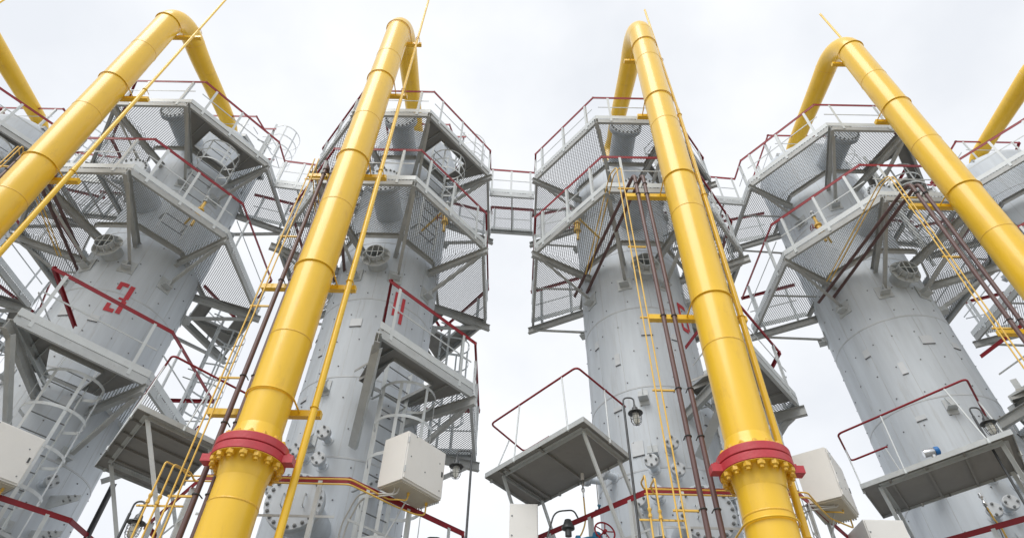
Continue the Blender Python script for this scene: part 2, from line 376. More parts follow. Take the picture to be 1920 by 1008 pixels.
IB = lambda h, f, t: [(-f, -h), (f, -h), (f, -h + t), (t / 2, -h + t), (t / 2, -t), (f, -t), (f, 0), (-f, 0), (-f, -t), (-t / 2, -t), (-t / 2, -h + t), (-f, -h + t)]
ANG = lambda s, t: [(0, 0), (s, 0), (s, t), (t, t), (t, s), (0, s)]
def rail_run(root, pts, zr, zd, posts, toe=True, mid=True, closed=False, split=True):
    """handrail (dark red angle), grey mid rail, toe board and posts along a polyline"""
    n = len(pts); seg = [(pts[i], pts[(i + 1) % n]) for i in range(n if closed else n - 1)]
    mb = MB()
    for p, q in seg:
        d = (q - p).normalized(); nrm = V((d.y, -d.x, 0))
        a = p + V((0, 0, zr)); b = q + V((0, 0, zr))
        mb.prof(a - d * .018, b + d * .018, [(-.006, -.078), (.006, -.078), (.006, -.004), (-.006, -.004)]); mb.prof(a - d * .02, b + d * .02, [(-.045, -.004), (.008, -.004), (.008, .006), (-.045, .006)])
    mb.build('handrail', RED, root)
    if mid:
        mb = MB(); zm = (zr + zd) / 2 + .02
        for p, q in seg:
            d = (q - p).normalized(); mb.bar(p + d * .1 + V((0, 0, zm)), q - d * .1 + V((0, 0, zm)), .008, .034)
        mb.build('mid_rail', GREY, root)
    if toe:
        mb = MB()
        for p, q in seg: mb.prof(p + V((0, 0, zd)), q + V((0, 0, zd)), [(-.004, .0), (.006, .0), (.006, .15), (-.004, .15)])
        mb.build('toe_board', LIGHT, root)
    for si, fr in posts:
        p, q = seg[si]; d = (q - p).normalized(); nrm = V((d.y, -d.x, 0)); c = p + (q - p) * fr + nrm * .009; mb = MB()
        a = c + V((0, 0, zd - .12)); b = c + V((0, 0, zr - .05))
        mb.prof(a, b, ANG(.062, .007), -nrm); mb.build('post', LIGHT, root)
    return root
def frame(root, O, I, zd, ks=range(8), nm='frame', h=.16):
    mb = MB(); n = 8
    for k in ks:
        p, q = O[k], O[(k + 1) % n]; d = (q - p).normalized(); nrm = V((d.y, -d.x, 0))
        e = V((0, 0, zd - .012)) - nrm * .008; mb.prof(p + e, q + e, [(-a, b) for a, b in CH(h, .065, .009)][::-1] if False else [(a + .0, b) for a, b in CH(h, .065, .009)])
        p, q = I[k], I[(k + 1) % n]; mb.prof(p + V((0, 0, zd - .012)), q + V((0, 0, zd - .012)), [(0, -.15), (.008, -.15), (.008, -.008), (.05, -.008), (.05, 0), (0, 0)])
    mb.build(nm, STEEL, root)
def radial(root, O, I, zd, ks, ext=.1, h=.19, f=.05, inner=.0):
    for k in ks:
        p = O[k]; d = (I[k] - O[k]).normalized(); c = V((0, 0, zd - .18)) if False else V((0, 0, zd - .175))
        q = V(p); tgt = V((p.x, p.y, 0)).normalized() * (RC - .01)
        dirv = V((p.x, p.y, 0)).normalized()
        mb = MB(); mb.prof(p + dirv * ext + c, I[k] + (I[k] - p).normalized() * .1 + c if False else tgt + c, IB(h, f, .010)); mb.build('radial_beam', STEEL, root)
def strut(root, p, q, s=.075, th=.008):
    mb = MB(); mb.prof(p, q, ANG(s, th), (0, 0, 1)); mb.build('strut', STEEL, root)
FEET = {0: 22, 1: 62, 2: 118, 3: 160, 4: -160, 5: -118, 6: -63, 7: -20}
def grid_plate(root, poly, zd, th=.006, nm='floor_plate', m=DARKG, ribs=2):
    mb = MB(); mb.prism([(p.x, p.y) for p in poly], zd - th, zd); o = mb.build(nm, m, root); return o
def hatch_panel(root, p0, p1, i0, i1, zd, hc, hw, hd):
    """solid trapezoid floor plate with a rectangular ladder hatch; hc is (u along outer edge, v inwards) of its centre"""
    ux = (p1 - p0).normalized(); vx = V((-ux.y, ux.x, 0))
    if (i0 - p0).dot(vx) < 0: vx = -vx
    lc = lambda p: ((p - p0).dot(ux), (p - p0).dot(vx)); P = lambda u, v: p0 + ux * u + vx * v
    A, B, Cc, D = (0, 0), lc(p1), lc(i1), lc(i0); u0, u1, v0, v1 = hc[0] - hw / 2, hc[0] + hw / 2, hc[1] - hd / 2, hc[1] + hd / 2
    v1 = min(v1, D[1] - .02)
    left = lambda v: D[0] * v / D[1]; right = lambda v: B[0] + (Cc[0] - B[0]) * v / Cc[1]
    for poly in ([(left(0), 0), (right(0), 0), (right(v0), v0), (left(v0), v0)], [(left(v0), v0), (u0, v0), (u0, v1), (left(v1), v1)],
                 [(u1, v0), (right(v0), v0), (right(v1), v1), (u1, v1)], [(left(v1), v1), (right(v1), v1), Cc, D]):
        grid_plate(root, [P(*q) for q in poly], zd - .004)
    mb = MB(); zz = V((0, 0, zd - .012))
    for a, b in (((u0, v0), (u1, v0)), ((u0, v1), (u1, v1)), ((u0, v0), (u0, v1)), ((u1, v0), (u1, v1))): mb.prof(P(*a) + zz, P(*b) + zz, [(-.006, -.07), (.006, -.07), (.006, 0), (-.006, 0)])
    for u in (u0 - .22, u1 + .22): mb.prof(P(u, .1) + zz, P(u, D[1] - .25) + zz, [(-.005, -.05), (.005, -.05), (.005, 0), (-.005, 0)])
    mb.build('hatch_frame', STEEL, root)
def octagon_platform(label, O, I, zd, zr, zfoot, ks, hatches):
    root = thing('octagonal_platform', 4, (0, 0, zd), label, 'platform', 'octagonal mesh platforms around the towers')
    cs = sorted(set(ks) | {(k + 1) % 8 for k in ks})
    for k in ks:
        p0, p1, i0, i1 = O[k], O[(k + 1) % 8], I[k], I[(k + 1) % 8]
        if k in hatches: hatch_panel(root, p0, p1, i0, i1, zd, *hatches[k])
        else:
            ins = .012; ax = p1 - p0
            expanded([(q.x * .995, q.y * .995) for q in (p0, p1, i1, i0)], zd - .004, (ax.x, ax.y)).build('mesh_floor_panel', MESH, root)
            mb = MB()     # bearers under the sheet
            for fr in (.5,):
                a = p0 + (p1 - p0) * fr; b = i0 + (i1 - i0) * fr; zz = V((0, 0, zd - .014)); mb.prof(a + zz, b + zz, [(-.02, -.035), (.02, -.035), (.02, 0), (-.02, 0)])
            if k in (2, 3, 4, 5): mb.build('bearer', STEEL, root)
    frame(root, O, I, zd, ks); radial(root, O, I, zd, cs)
    for k, a in FEET.items():
        if k not in cs: continue
        dirv = V((O[k].x, O[k].y, 0)).normalized(); p = O[k] - dirv * .12 + V((0, 0, zd - .36)); q = cyl(a, zfoot, RC + .1)
        strut(root, p, q)
    return root
OU = oct8(1.0, 3.15, 2.56, 1.22); IU = oct8(.50, 1.72, 1.25, .82)
OL = oct8(1.06, 3.38, 2.60, 1.44); IL = oct8(.50, 1.72, 1.25, .82)
ZU, ZL, ZM, ZB = 14.76, 11.42, 7.06, 3.02
PB = [(7, .22), (7, .82), (0, .16), (0, .5), (0, .87), (1, .2), (1, .85), (2, .2), (2, .8), (3, .2), (3, .8), (4, .2), (4, .8), (5, .2), (5, .85), (6, .13), (6, .5), (6, .84)]
dg = (OU[1] - OU[0]).length
upf = octagon_platform('topmost mesh platform around the tower stencilled four', OU, IU, ZU, 15.9, 13.75, (0, 1, 5, 6, 7), {0: ((1.30, .72), .98, .78)})
low = octagon_platform('lower octagonal mesh platform around the tower stencilled four', OL, IL, ZL, 12.64, 10.42, (0, 1, 2, 5, 6, 7), {2: ((.9, .75), .8, .7)})
# rails: the side facing each bridge is open between the bridge's own rails
def octo_rails(root, O, zr, zd, gaps):
    global OFF
    OFF = V((0, 0, zd))
    if gaps:
        f0, f1 = -.54, .97; e = O[1].x
        rail_run(root, [V((e, f1, 0)), O[2], IU[2]], zr, zd, [(0, .5), (1, .2), (1, .8)])
        rail_run(root, [IU[5], O[5], V((-e, f1, 0))], zr, zd, [(0, .2), (0, .8)])
        rail_run(root, [V((-e, f0, 0)), O[6], O[7], O[0], O[1], V((e, f0, 0))], zr, zd, [(0, .75), (1, .13), (1, .5), (1, .87), (2, .22), (2, .84), (3, .16), (3, .5), (3, .87), (4, .15)])
    else:
        rail_run(root, [IL[5]] + O[5:] + O[:4] + [IL[3]], zr, zd, [(0, .2), (0, .8), (1, .2), (1, .8), (2, .13), (2, .5), (2, .84), (3, .22), (3, .82), (4, .16), (4, .5), (4, .87), (5, .2), (5, .85), (6, .2), (6, .8), (7, .5)])
octo_rails(upf, OU, 15.9, ZU, True); octo_rails(low, OL, 12.64, ZL, False)
for t in ALL:
    to_tower(upf, t, 'topmost mesh platform around ' + TN[t]); to_tower(low, t, 'lower octagonal mesh platform around ' + TN[t])

def crown():
    zd, zr = 16.92, 18.0; root = thing('crown_platform', 4, (0, 0, zd), 'small railed platform on the very top of ' + TN[4], 'platform', 'small railed platforms crowning the towers')
    q = [V(p + (0,)) for p in ((-1.03, -.82), (1.10, -.82), (1.22, -.36), (1.22, .9), (-1.03, .9))]
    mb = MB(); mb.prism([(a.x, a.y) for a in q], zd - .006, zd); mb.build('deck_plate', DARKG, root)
    mb = MB(); z = V((0, 0, zd - .01))
    for i in range(5): mb.prof(q[i] + z, q[(i + 1) % 5] + z, CH(.12, .05, .008))
    mb.build('frame', GREY, root)
    rail_run(root, [V((1.6, -.36, 0)), q[2], q[1], q[0], q[4], q[3]][::-1], zr, zd, [(1, .3), (1, .8), (2, .12), (2, .9), (0, .5)], toe=False)
    return root
cw = crown()
for t in (2, 3, 6, 7): to_tower(cw, t, 'small railed platform on the very top of ' + TN[t])

# side platform half way down (right-front and right sides only)
def side_platform():
    O = oct8(1.0, 3.35, 2.58, 1.5); I = oct8(.5, 1.5, 1.3, .9); zd = ZM
    root = thing('side_platform', 4, (0, 0, zd), 'half-octagon side platform with red rail on ' + TN[4], 'platform', 'side platforms half way up the towers')
    p0, p1, p2 = O[0], O[1], V((2.58, 1.1, 0)); i0, i1, i2 = V((.55, -1.45, 0)), V((1.3, -.85, 0)), V((1.3, 1.1, 0))
    hatch_panel(root, p0, p1, i0, i1, zd, (1.25, .95), 1.0, 1.0)
    expanded([(q.x, q.y) for q in (p1, p2, i2, i1)], zd - .004, (0, 1)).build('mesh_floor_panel', MESH, root)
    mb = MB(); z = V((0, 0, zd - .012))
    for p, q in ((i0, p0), (p0, p1), (p1, p2), (p2, i2)): mb.prof(p + z, q + z, CH(.17, .065, .009))
    mb.prof(i1 + z, i2 + z, [(0, -.1), (.008, -.1), (.008, 0), (0, 0)])
    mb.build('frame', GREY, root)
    rail_run(root, [V((.55, -1.62, 0)), p0, p1, p2, i2], 8.25, zd, [(1, .12), (1, .86), (2, .22), (2, .55), (2, .9), (3, .5)])
    zz = V((0, 0, zd - .18))
    for p in (p0, p1, p2):
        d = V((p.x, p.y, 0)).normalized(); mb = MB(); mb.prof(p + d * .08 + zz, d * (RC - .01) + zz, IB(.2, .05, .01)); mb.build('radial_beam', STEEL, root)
    mb = MB(); mb.prof(V((.98, -3.2, zd - .3)), cyl(17.3, 5.83, RC + .1), [(-.085, .04), (-.085, -.04), (-.075, -.04), (-.075, .03), (.075, .03), (.075, -.04), (.085, -.04), (.085, .04)], (0, -1, 0)); mb.build('raking_channel', GREY, root)
    strut(root, V((2.45, -1.4, zd - .36)), cyl(62, 5.85, RC + .1), .085); strut(root, V((2.45, 1.0, zd - .36)), cyl(112, 5.85, RC + .1), .085)
    return root
sp = side_platform()
for t in ALL: to_tower(sp, t, 'half-octagon side platform with red rail on ' + TN[t])

# bottom platform (mostly out of the picture; its rail crosses the lower edge)
def bottom_platform():
    O = oct8(1.06, 3.40, 2.62, 1.62); I = oct8(.52, 1.55, 1.35, .9)
    root = thing('octagonal_platform', 4, (0, 0, ZB), 'lowest walkway with red handrail crossing the foot of ' + TN[4], 'platform', 'lowest walkways around the towers')
    for k in range(8):
        q = (O[k], O[(k + 1) % 8], I[(k + 1) % 8], I[k]); ax = q[1] - q[0]
        expanded([(a.x, a.y) for a in q], ZB - .004, (ax.x, ax.y), .12, .08, .03).build('mesh_floor_panel', MESH, root)
    frame(root, O, I, ZB); radial(root, O, I, ZB, range(8))
    rail_run(root, O, 4.2, ZB, PB, closed=True)
    return root
bp_ = bottom_platform()
for t in ALL: to_tower(bp_, t, 'lowest walkway with red handrail crossing the foot of ' + TN[t])

# small equipment standing on the lower mesh decks, seen through the expanded metal
def deck_valve(t, x, y, label, m=YELT):
    root = thing('deck_valve', t, (x, y, ZL), label, 'valve', 'valves on the lower mesh decks')
    mb = MB(); mb.tube([(x, y, ZL), (x, y, ZL + .9)], .035, 12); mb.tube([(x, y, ZL + .9), (x * .55, y * .55, ZL + .95)], .03, 12)
    mb.lathe([(.03, .3), (.09, .31), (.09, .35), (.05, .36), (.07, .42), (.07, .5), (.05, .56), (.09, .57), (.09, .61), (.03, .62)], (x, y, ZL), n=16); mb.build('body', m, root, 40)
    mb = MB(); mb.tube([(x, y, ZL + .46), (x - .2, y - .02, ZL + .48)], .012, 8); mb.lathe([(.08, -.01), (.09, 0), (.08, .01)], (x - .2, y - .02, ZL + .48), (1, 0, 0), 20); mb.tube([(x - .2, y - .1, ZL + .48), (x - .2, y + .06, ZL + .48)], .006, 6); mb.build('handwheel', RED, root, 50)
    mb = MB(); mb.lathe([(0, 0), (.06, 0), (.06, .02), (.02, .03), (.02, .14), (.05, .15), (.05, .2), (0, .21)], (x, y, ZL + .92), n=14); mb.build('actuator', GREY, root, 40)
for t, x, y, lb in ((5, -1.55, -1.75, 'yellow valve seen through the lower mesh deck left of number five'), (6, -1.75, -1.95, 'yellow valve seen through the lower mesh deck of the wide unnumbered tower'), (4, 1.6, -1.85, 'yellow valve seen through the lower mesh deck right of number four'), (3, 1.8, -1.7, 'yellow valve on the lower mesh deck right of number three')): deck_valve(t, x, y, lb)

# ---------------------------------------------------------------- caged ladders
def ladder(label, c, nrm, z0, z1, cz0, cz1, hoop=.62, off0=None, group='caged ladders on the towers', wd=.46, hs=.75, t=4, cr=.38, sw=.064, fw_=.044, hh=.05):
    n_ = V(nrm).normalized(); u = V((-n_.y, n_.x, 0)); c = V(c)
    root = thing('caged_ladder', t, (c.x, c.y, z0), label, 'ladder', group)
    for s_ in (-1, 1):
        mb = MB(); p = c + u * s_ * wd / 2; mb.prof(p + V((0, 0, z0)), p + V((0, 0, z1)), [(-sw / 2, -.006), (sw / 2, -.006), (sw / 2, .006), (-sw / 2, .006)], u); mb.build('stringer', LIGHT, root)
    mb = MB(); mb.tube([c - u * wd / 2 + V((0, 0, z0 + .2)), c + u * wd / 2 + V((0, 0, z0 + .2))], .0125, 6); rg = mb.build('rung', RUNG, root, 40)
    z = z0 + .2 + .33
    while z < z1 - .05:
        o = rg.copy(); COL.objects.link(o); o.parent = root; o.location.z = z - z0 - .2; z += .33
    pts = []; hw = cr
    for k in range(17):
        a = -pi * .62 + 2 * pi * .62 * k / 16; pts.append((hw * sin(a), hw * cos(a) + .40))
    pts = [(-wd / 2, 0)] + pts + [(wd / 2, 0)]
    ring = lambda z: [c + u * a + n_ * b + V((0, 0, z)) for a, b in pts]
    first = None; z = cz1
    while z > cz0 - .01:
        if not first:
            mb = MB(); rr = ring(z)
            for i in range(len(rr) - 1): mb.prof(rr[i], rr[i + 1], [(-.003, -hh / 2), (.003, -hh / 2), (.003, hh / 2), (-.003, hh / 2)])
            first = mb.build('cage_hoop', LIGHT, root)
        else:
            o = first.copy(); COL.objects.link(o); o.parent = root; o.location.z = z - cz1
        z -= hs
    for k in (2, 5, 9, 13, 16):
        a, b = pts[k]; ctr = V((0, .40)); d2 = (V((a, b)) - ctr).normalized(); q = c + u * (a - d2.x * .007) + n_ * (b - d2.y * .007)
        nn = u * d2.x + n_ * d2.y
        mb = MB(); mb.prof(q + V((0, 0, cz0 - .02)), q + V((0, 0, cz1 + .02)), [(-fw_ / 2, -.003), (fw_ / 2, -.003), (fw_ / 2, .003), (-fw_ / 2, .003)], nn); mb.build('cage_strap', LIGHT, root)
    mb = MB()
    z = z0 + .5
    while z < z1:
        for s_ in (-1, 1): p = c + u * s_ * wd / 2 + V((0, 0, z)); mb.bar(p, p - n_ * .30, .05, .008)
        z += 1.9
    mb.build('wall_tie', GREY, root)
    return root
ND = (.78, -.626, 0)
l1 = ladder('caged ladder climbing to the side platform of ' + TN[4], (1.04, -1.42, 0), ND, -GZ + .3, 7.6, 2.2, 6.72, hs=.72, cr=.54, sw=.115, fw_=.06, hh=.06, wd=.63)
l3 = ladder('caged ladder rising to the topmost platform of ' + TN[4], (1.10, -1.40, 0), ND, ZL + .02, 15.6, 13.7, 14.5, hs=.4, cr=.50, sw=.09, wd=.60)
l2 = ladder('caged ladder behind the column, below the lower mesh platform of ' + TN[4], (1.42, 1.9, 0), (1, .75, 0), ZM + .02, 11.4, 8.6, 11.0, hs=.6)
l4 = ladder('thin caged ladder standing above the topmost platform of ' + TN[4], (1.42, -.10, 0), (.86, .5, 0), ZU + .02, 18.35, 16.6, 18.15, hs=.52, cr=.50)
for t in ALL:
    to_tower(l1, t, 'caged ladder climbing to the side platform of ' + TN[t])
    to_tower(l3, t, 'caged ladder rising to the topmost platform of ' + TN[t])
    to_tower(l2, t, 'caged ladder behind the column, below the lower mesh platform of ' + TN[t])
    to_tower(l4, t, 'thin caged ladder standing above the topmost platform of ' + TN[t])

# ---------------------------------------------------------------- bridges between the topmost platforms
def bridge(ta, tb, label):
    xa = 2.56; xb = TW[tb][0] - TW[ta][0] - 2.56; dy = TW[tb][1] - TW[ta][1]; f0, f1 = -.54, .97
    root = thing('mesh_bridge', ta, (xa, 0, ZU), label, 'footbridge', 'mesh footbridges joining neighbouring towers')
    poly = [(xa + .01, f0), (xb - .01, f0 + dy), (xb - .01, f1 + dy), (xa + .01, f1)]
    expanded(poly, ZU - .004, (1, 0)).build('mesh_floor_panel', MESH, root)
    mb = MB(); z = V((0, 0, ZU - .014))
    a, b, c, d = [V((p[0], p[1], 0)) for p in poly]
    mb.prof(a + z, b + z, CH(.16, .06, .009)); mb.prof(c + z, d + z, CH(.16, .06, .009))
    mb.prof((a + b) / 2 + z, (c + d) / 2 + z, [(-.02, -.04), (.02, -.04), (.02, 0), (-.02, 0)])
    mb.build('frame', GREY, root)
    rail_run(root, [a, b], 15.9, ZU, [(0, .06), (0, .5), (0, .94)]); rail_run(root, [c, d], 15.9, ZU, [(0, .06), (0, .5), (0, .94)])
    return root
for ta, tb, lb in ((2, 3, 'mesh footbridge between the left-edge tower and the tower stencilled three'), (3, 4, 'mesh footbridge between towers three and four'), (4, 5, 'mesh footbridge over the open sky between towers four and five'),
                   (5, 6, 'mesh footbridge between the tower stencilled five and the unnumbered tower'), (6, 7, 'mesh footbridge between the unnumbered tower and the right-edge tower')): bridge(ta, tb, lb)

# ---------------------------------------------------------------- yellow risers
RX = {2: .05, 3: .073, 4: -.058, 5: .143, 6: .002, 7: .02}; RY = {2: -4.33, 3: -4.29, 4: -4.356, 5: -4.47, 6: -4.20, 7: -4.25}
BARS = {2: (13.9, 10.5), 3: (17.0, 13.55, 10.2, 7.1, 4.9), 4: (17.05, 14.1, 10.66, 7.4, 4.87), 5: (16.2, 13.3, 10.15, 6.85, 3.2), 6: (17.0, 13.87, 10.47, 7.0, 4.6), 7: (13.9, 10.5)}
so_ = OFF; OFF = V((0, 0, 0)); RB = bolt_mesh(.048, .058, .026).mesh('bolt', 30); RB.materials.append(YELB); OFF = so_
RN = {2: 'yellow riser pipe leaving the top left corner', 3: 'thick yellow riser pipe slanting across the tower stencilled three', 4: 'thick yellow riser pipe with red flange left of centre', 5: 'thick yellow riser pipe with red flange right of centre',
      6: 'thick yellow riser pipe crossing the unnumbered tower at right', 7: 'yellow riser pipe leaving the right edge'}
LEAN = {2: (.05, 0), 3: (.46, -.034), 4: (-.035, -.001), 5: (.02, .0165), 6: (-.15, .0115), 7: (.02, 0)}
def riser(t):
    px, py = RX[t], RY[t]; r = .318; H = 18.0; rb = 1.0; XA, XB = LEAN[t]; X = lambda z: XA + XB * z; x4 = X(4)
    root = thing('riser_pipe', t, (px, py, -GZ), RN[t], 'pipe', 'thick yellow riser pipes')
    P = [V((X(-GZ), py, -GZ)), V((X(3.72), py, 3.72))]; rr = [.308, .308]
    mb = MB(); mb.tube(P, rr, 48); mb.build('lower_pipe', YEL, root, 40)
    P = [V((X(4.25), py, 4.25)), V((X(6), py, 6)), V((X(H - rb), py, H - rb))]; rr = [.308, r, r]; xt = X(H - rb)
    for k in range(1, 13):
        a = pi / 2 * k / 12; P.append(V((xt, py + rb * (1 - cos(a)), H - rb + rb * sin(a)))); rr.append(r - .020 * k / 12)
    ye = py + rb
    for k in range(1, 15):
        f = k / 14; sm = f * f * (3 - 2 * f); P.append(V((xt + (px - xt) * sm, ye + (-.45 - ye) * f, H))); rr.append(.298 - .063 * f)
    for k in range(1, 9):
        a = pi / 2 * k / 8; P.append(V((px * (1 - k / 8), -.45 + .42 * sin(a), H - .35 * (1 - cos(a))))); rr.append(.23)
    P.append(V((0, -.03, tops.get(t, 16.7) + .92))); rr.append(.23)
    mb = MB(); mb.tube(P, rr, 48); mb.build('upper_pipe', YEL, root, 40)
    # weld beads
    for z in (3.3, 5.9, 9.1, 12.2, 15.3):
        mb = MB(); q = .308 if z < 5 else r; mb.lathe([(q, z - .016), (q + .005, z - .008), (q + .007, z), (q + .005, z + .008), (q, z + .016)], (X(z), py, 0), n=48); mb.build('weld_bead', YELB, root, 60)
    mb = MB(); mb.lathe([(r - .002, -.012), (r + .004, 0), (r - .002, .012)], (xt, py, H - rb), n=48); mb.build('weld_bead', YELB, root, 60)
    mb = MB(); mb.lathe([(.296, -.012), (.305, 0), (.296, .012)], (xt, ye, H), (0, 1, 0), 48); mb.build('weld_bead', YELB, root, 60)
    # flange pair: tapered necks and red rings
    mb = MB(); mb.lathe([(.309, 3.62), (.325, 3.70), (.345, 3.83), (.37, 3.858), (.462, 3.862), (.462, 3.868)], (x4, py, 0), n=64); mb.lathe([(.462, 4.105), (.462, 4.11), (.36, 4.115), (.34, 4.16), (.325, 4.28), (.309, 4.35)], (x4, py, 0), n=64)
    mb.build('flange_neck', YEL, root, 35)
    for z0, z1 in ((3.868, 3.982), (3.992, 4.105)):
        mb = MB(); mb.lathe([(.29, z0), (.464, z0), (.472, z0 + .008), (.472, z1 - .008), (.464, z1), (.29, z1)], (x4, py, 0), n=64); mb.build('flange_ring', PINK, root, 30)
    for sx in (-1, 1):
        mb = MB(); c = V((x4 + sx * .525, py - .02, 3.92)); mb.box(c, (.07, 0, 0), (0, .075, 0), (0, 0, .05)); lg = mb.build('jack_lug', PINK, root)
        mb = MB(); mb.lathe([(0, -.02), (.035, -.02), (.035, .025), (0, .03)], c + V((-sx * .015, 0, .07)), n=6); mb.build('lug_bolt', PINK, lg)
    for k in range(16):
        a = 2 * pi * (k + .5) / 16
        for z, rx in ((3.83, pi), (4.128, 0)):
            o = bpy.data.objects.new('bolt', RB); COL.objects.link(o); o.parent = root; o.location = V((x4 + .414 * cos(a), py + .414 * sin(a), z)) - OFF; o.rotation_euler = (rx, 0, a); o.scale = (1.08, 1.08, 1.0) if rx else (.8, .8, .55)
    # clamps and the bars they pull against
    p0x = RX[t]
    for i, z in enumerate(BARS[t]):
        by = py + r + .065; px = X(z)
        mb = MB(); pts = [V((px - r - .016, by - .02, z)), V((px - r - .016, py, z))] + [V((px - (r + .016) * cos(a), py - (r + .016) * sin(a), z)) for a in [pi * k / 20 for k in range(21)]] + [V((px + r + .016, by - .02, z))]
        mb.tube(pts, .013, 8); mb.build('pipe_clamp', YEL, root, 50)
        if z > 12: xa, xb = -.35, .62
        else: xa, xb = -.98, .66
        if z < 4: continue
        mb = MB(); mb.abox((p0x + (xa + xb) / 2, by, z), xb - xa, .10, .10); mb.build('support_bar', YEL, root)
    return root
for t in TW: riser(t)
# slim vent pipes beside the risers
VX = {2: ((.7, 3), (.7, 20)), 3: ((.72, 3), (.70, 20.6)), 4: ((.575, 3), (.455, 20.3)), 5: ((.53, 2.5), (.70, 6.8), (.80, 13), (.81, 19.6)), 6: ((.5, 2.5), (.35, 8), (.12, 19.75)), 7: ((.6, 2.5), (.5, 20))}
for t in TW:
    root = thing('vent_pipe', t, (VX[t][0][0], -4.15, -GZ), {2: 'slim yellow vent pipe crossing the top left corner', 3: 'slim yellow vent pipe running beside the riser of the tower stencilled three', 4: 'slim yellow vent pipe right of the riser of number four',
                 5: 'slim yellow vent pipe hugging the riser of number five', 6: 'slim yellow vent tip above the riser at right', 7: 'slim yellow vent pipe beside the right-edge riser'}[t], 'pipe', 'slim yellow vent pipes')
    pts = [V((x, -4.15, z)) for x, z in VX[t]]; pts[0].z = -GZ
    def at(z, pts=pts):
        for a, b in zip(pts, pts[1:]):
            if z <= b.z: return a + (b - a) * ((z - a.z) / (b.z - a.z))
        return pts[-1]
    zs = [-GZ, 4, 7, 10.3, 10.34, 13.6, 13.64, pts[-1].z]; rs = [.052, .052, .05, .05, .043, .042, .032, .030]
    mb = MB(); mb.tube([at(z) for z in zs], rs, 16); mb.build('tube', YEL, root, 50)
    for z in BARS[t]:
        p = at(z); mb = MB(); rr = .06 if z < 10.5 else .05
        mb.tube([p + V((-rr, .12, 0)), p + V((-rr, 0, 0))] + [p + V((-rr * cos(a), -rr * sin(a), 0)) for a in [pi * k / 8 for k in range(9)]] + [p + V((rr, .12, 0))], .008, 6); mb.build('pipe_clamp', YEL, root, 50)

# ---------------------------------------------------------------- brown pipes and yellow tubing beside each riser
BX = {2: (-.62, -.45), 3: (-.62, -.45), 4: (-.66, -.49), 5: (-.60, -.42), 6: (-.98, -.80), 7: (-.8, -.62)}
BE = {2: (-1.25, -.5), 3: (-1.25, -.5), 4: (-1.2, -.6), 5: (-1.55, -.3), 6: (-1.55, -.35), 7: (-1.5, -.3)}
for t in TW:
    for i, x in enumerate(BX[t]):
        y = -4.15; root = thing('brown_pipe', t, (x, y, -GZ), ('left-hand' if i == 0 else 'right-hand') + ' brown pipe of the pair beside the riser of ' + TN[t], 'pipe', 'brown pipes in pairs beside the risers')
        mb = MB(); ex, ey = BE[t]; ex += i * .3
        pts = bend([(x, y, -GZ), (x, y, 10.85), (ex, ey - i * .15, 10.85)] + ([(ex, ey - i * .15, 9.9)] if t in (5, 6) and False else []), .14)
        mb.tube(pts, .038, 14); mb.build('tube', BROWN, root, 50)
        for z in (3.55, 4.6, 5.4) + tuple(b for b in BARS[t] if 6 < b < 12) + (10.5,):
            mb = MB(); mb.tube([V((x - .045, y + .1, z)), V((x - .045, y, z))] + [V((x - .045 * cos(a), y - .045 * sin(a), z)) for a in [pi * k / 8 for k in range(9)]] + [V((x + .045, y + .1, z))], .009, 6); mb.build('pipe_clamp', BLACK, root, 50)
    y = -4.12
    for i, dx in enumerate((-.34, -.25) if t != 6 else (-.30, -.21)):
        x = BX[t][0] + dx; nm = ('left' if i == 0 else 'right') + ' thin yellow tube of the pair by the brown pipes of '
        root = thing('thin_tube', t, (x, y, -GZ), nm + TN[t], 'tube', 'thin yellow tubes in pairs beside the brown pipes')
        mb = MB(); mb.tube(bend([(x, y, -GZ), (x, y, 11.15), (x - .12, y + .22, 11.15), (x - .42, y + 2.9 , 10.75)], .09), .0125, 8); mb.build('tube', YELT, root, 50)
        if i == 0:
            mb = MB()
            for z in (3.55, 5.4, 6.85, 8.6, 10.4): mb.abox((x + .13, y + .02, z), .34, .03, .025)
            mb.build('tube_bracket', YELT, root)
    # hairpin instrument tubes with small valves
    for i in (0, 1):
        x = -1.28 + i * .13 if t != 6 else -1.5 + i * .13; zt = 4.0 + (.04 if i == 0 else 0)
        z_ = 0
        root = thing('hairpin_tube', t, (x, -4.08, -GZ), ('left' if i == 0 else 'right') + ' bent yellow instrument tube with a valve at the foot of ' + TN[t], 'tube', 'bent yellow instrument tubes')
        mb = MB(); mb.tube(bend([(x, -4.08, -GZ), (x, -4.08, zt), (x + .03, -3.66, zt + .10), (x + .08, -3.56, 4.10 - .075 * i), (x + .16, -3.56, 4.10 - .075 * i)], .05), .013, 8); mb.build('tube', YELT, root, 50)
        mb = MB(); mb.lathe([(.013, -.09), (.026, -.085), (.026, -.05), (.018, -.045), (.018, -.01), (.026, 0), (.026, .03), (.013, .04)], (x, -4.08, 3.55 - .02 * i), n=8); mb.build('valve', YELT, root, 40)
    root = thing('tube_bracket', t, (-1.1, -4.05, 3.2), 'flat yellow bracket holding thin tubes at the foot of ' + TN[t], 'bracket', 'tube brackets near the lower edge')
    mb = MB(); mb.abox((-1.12, -4.05, 3.44), .60, .02, .022); mb.build('bar', YELT, root)
    mb = MB()
    for k in range(7): mb.lathe([(0, -.025), (.012, -.025), (.012, .0), (0, .0)], (-1.38 + k * .085, -4.06, 3.44), (0, -1, 0), 6)
    mb.build('screws', BOLTG, root)

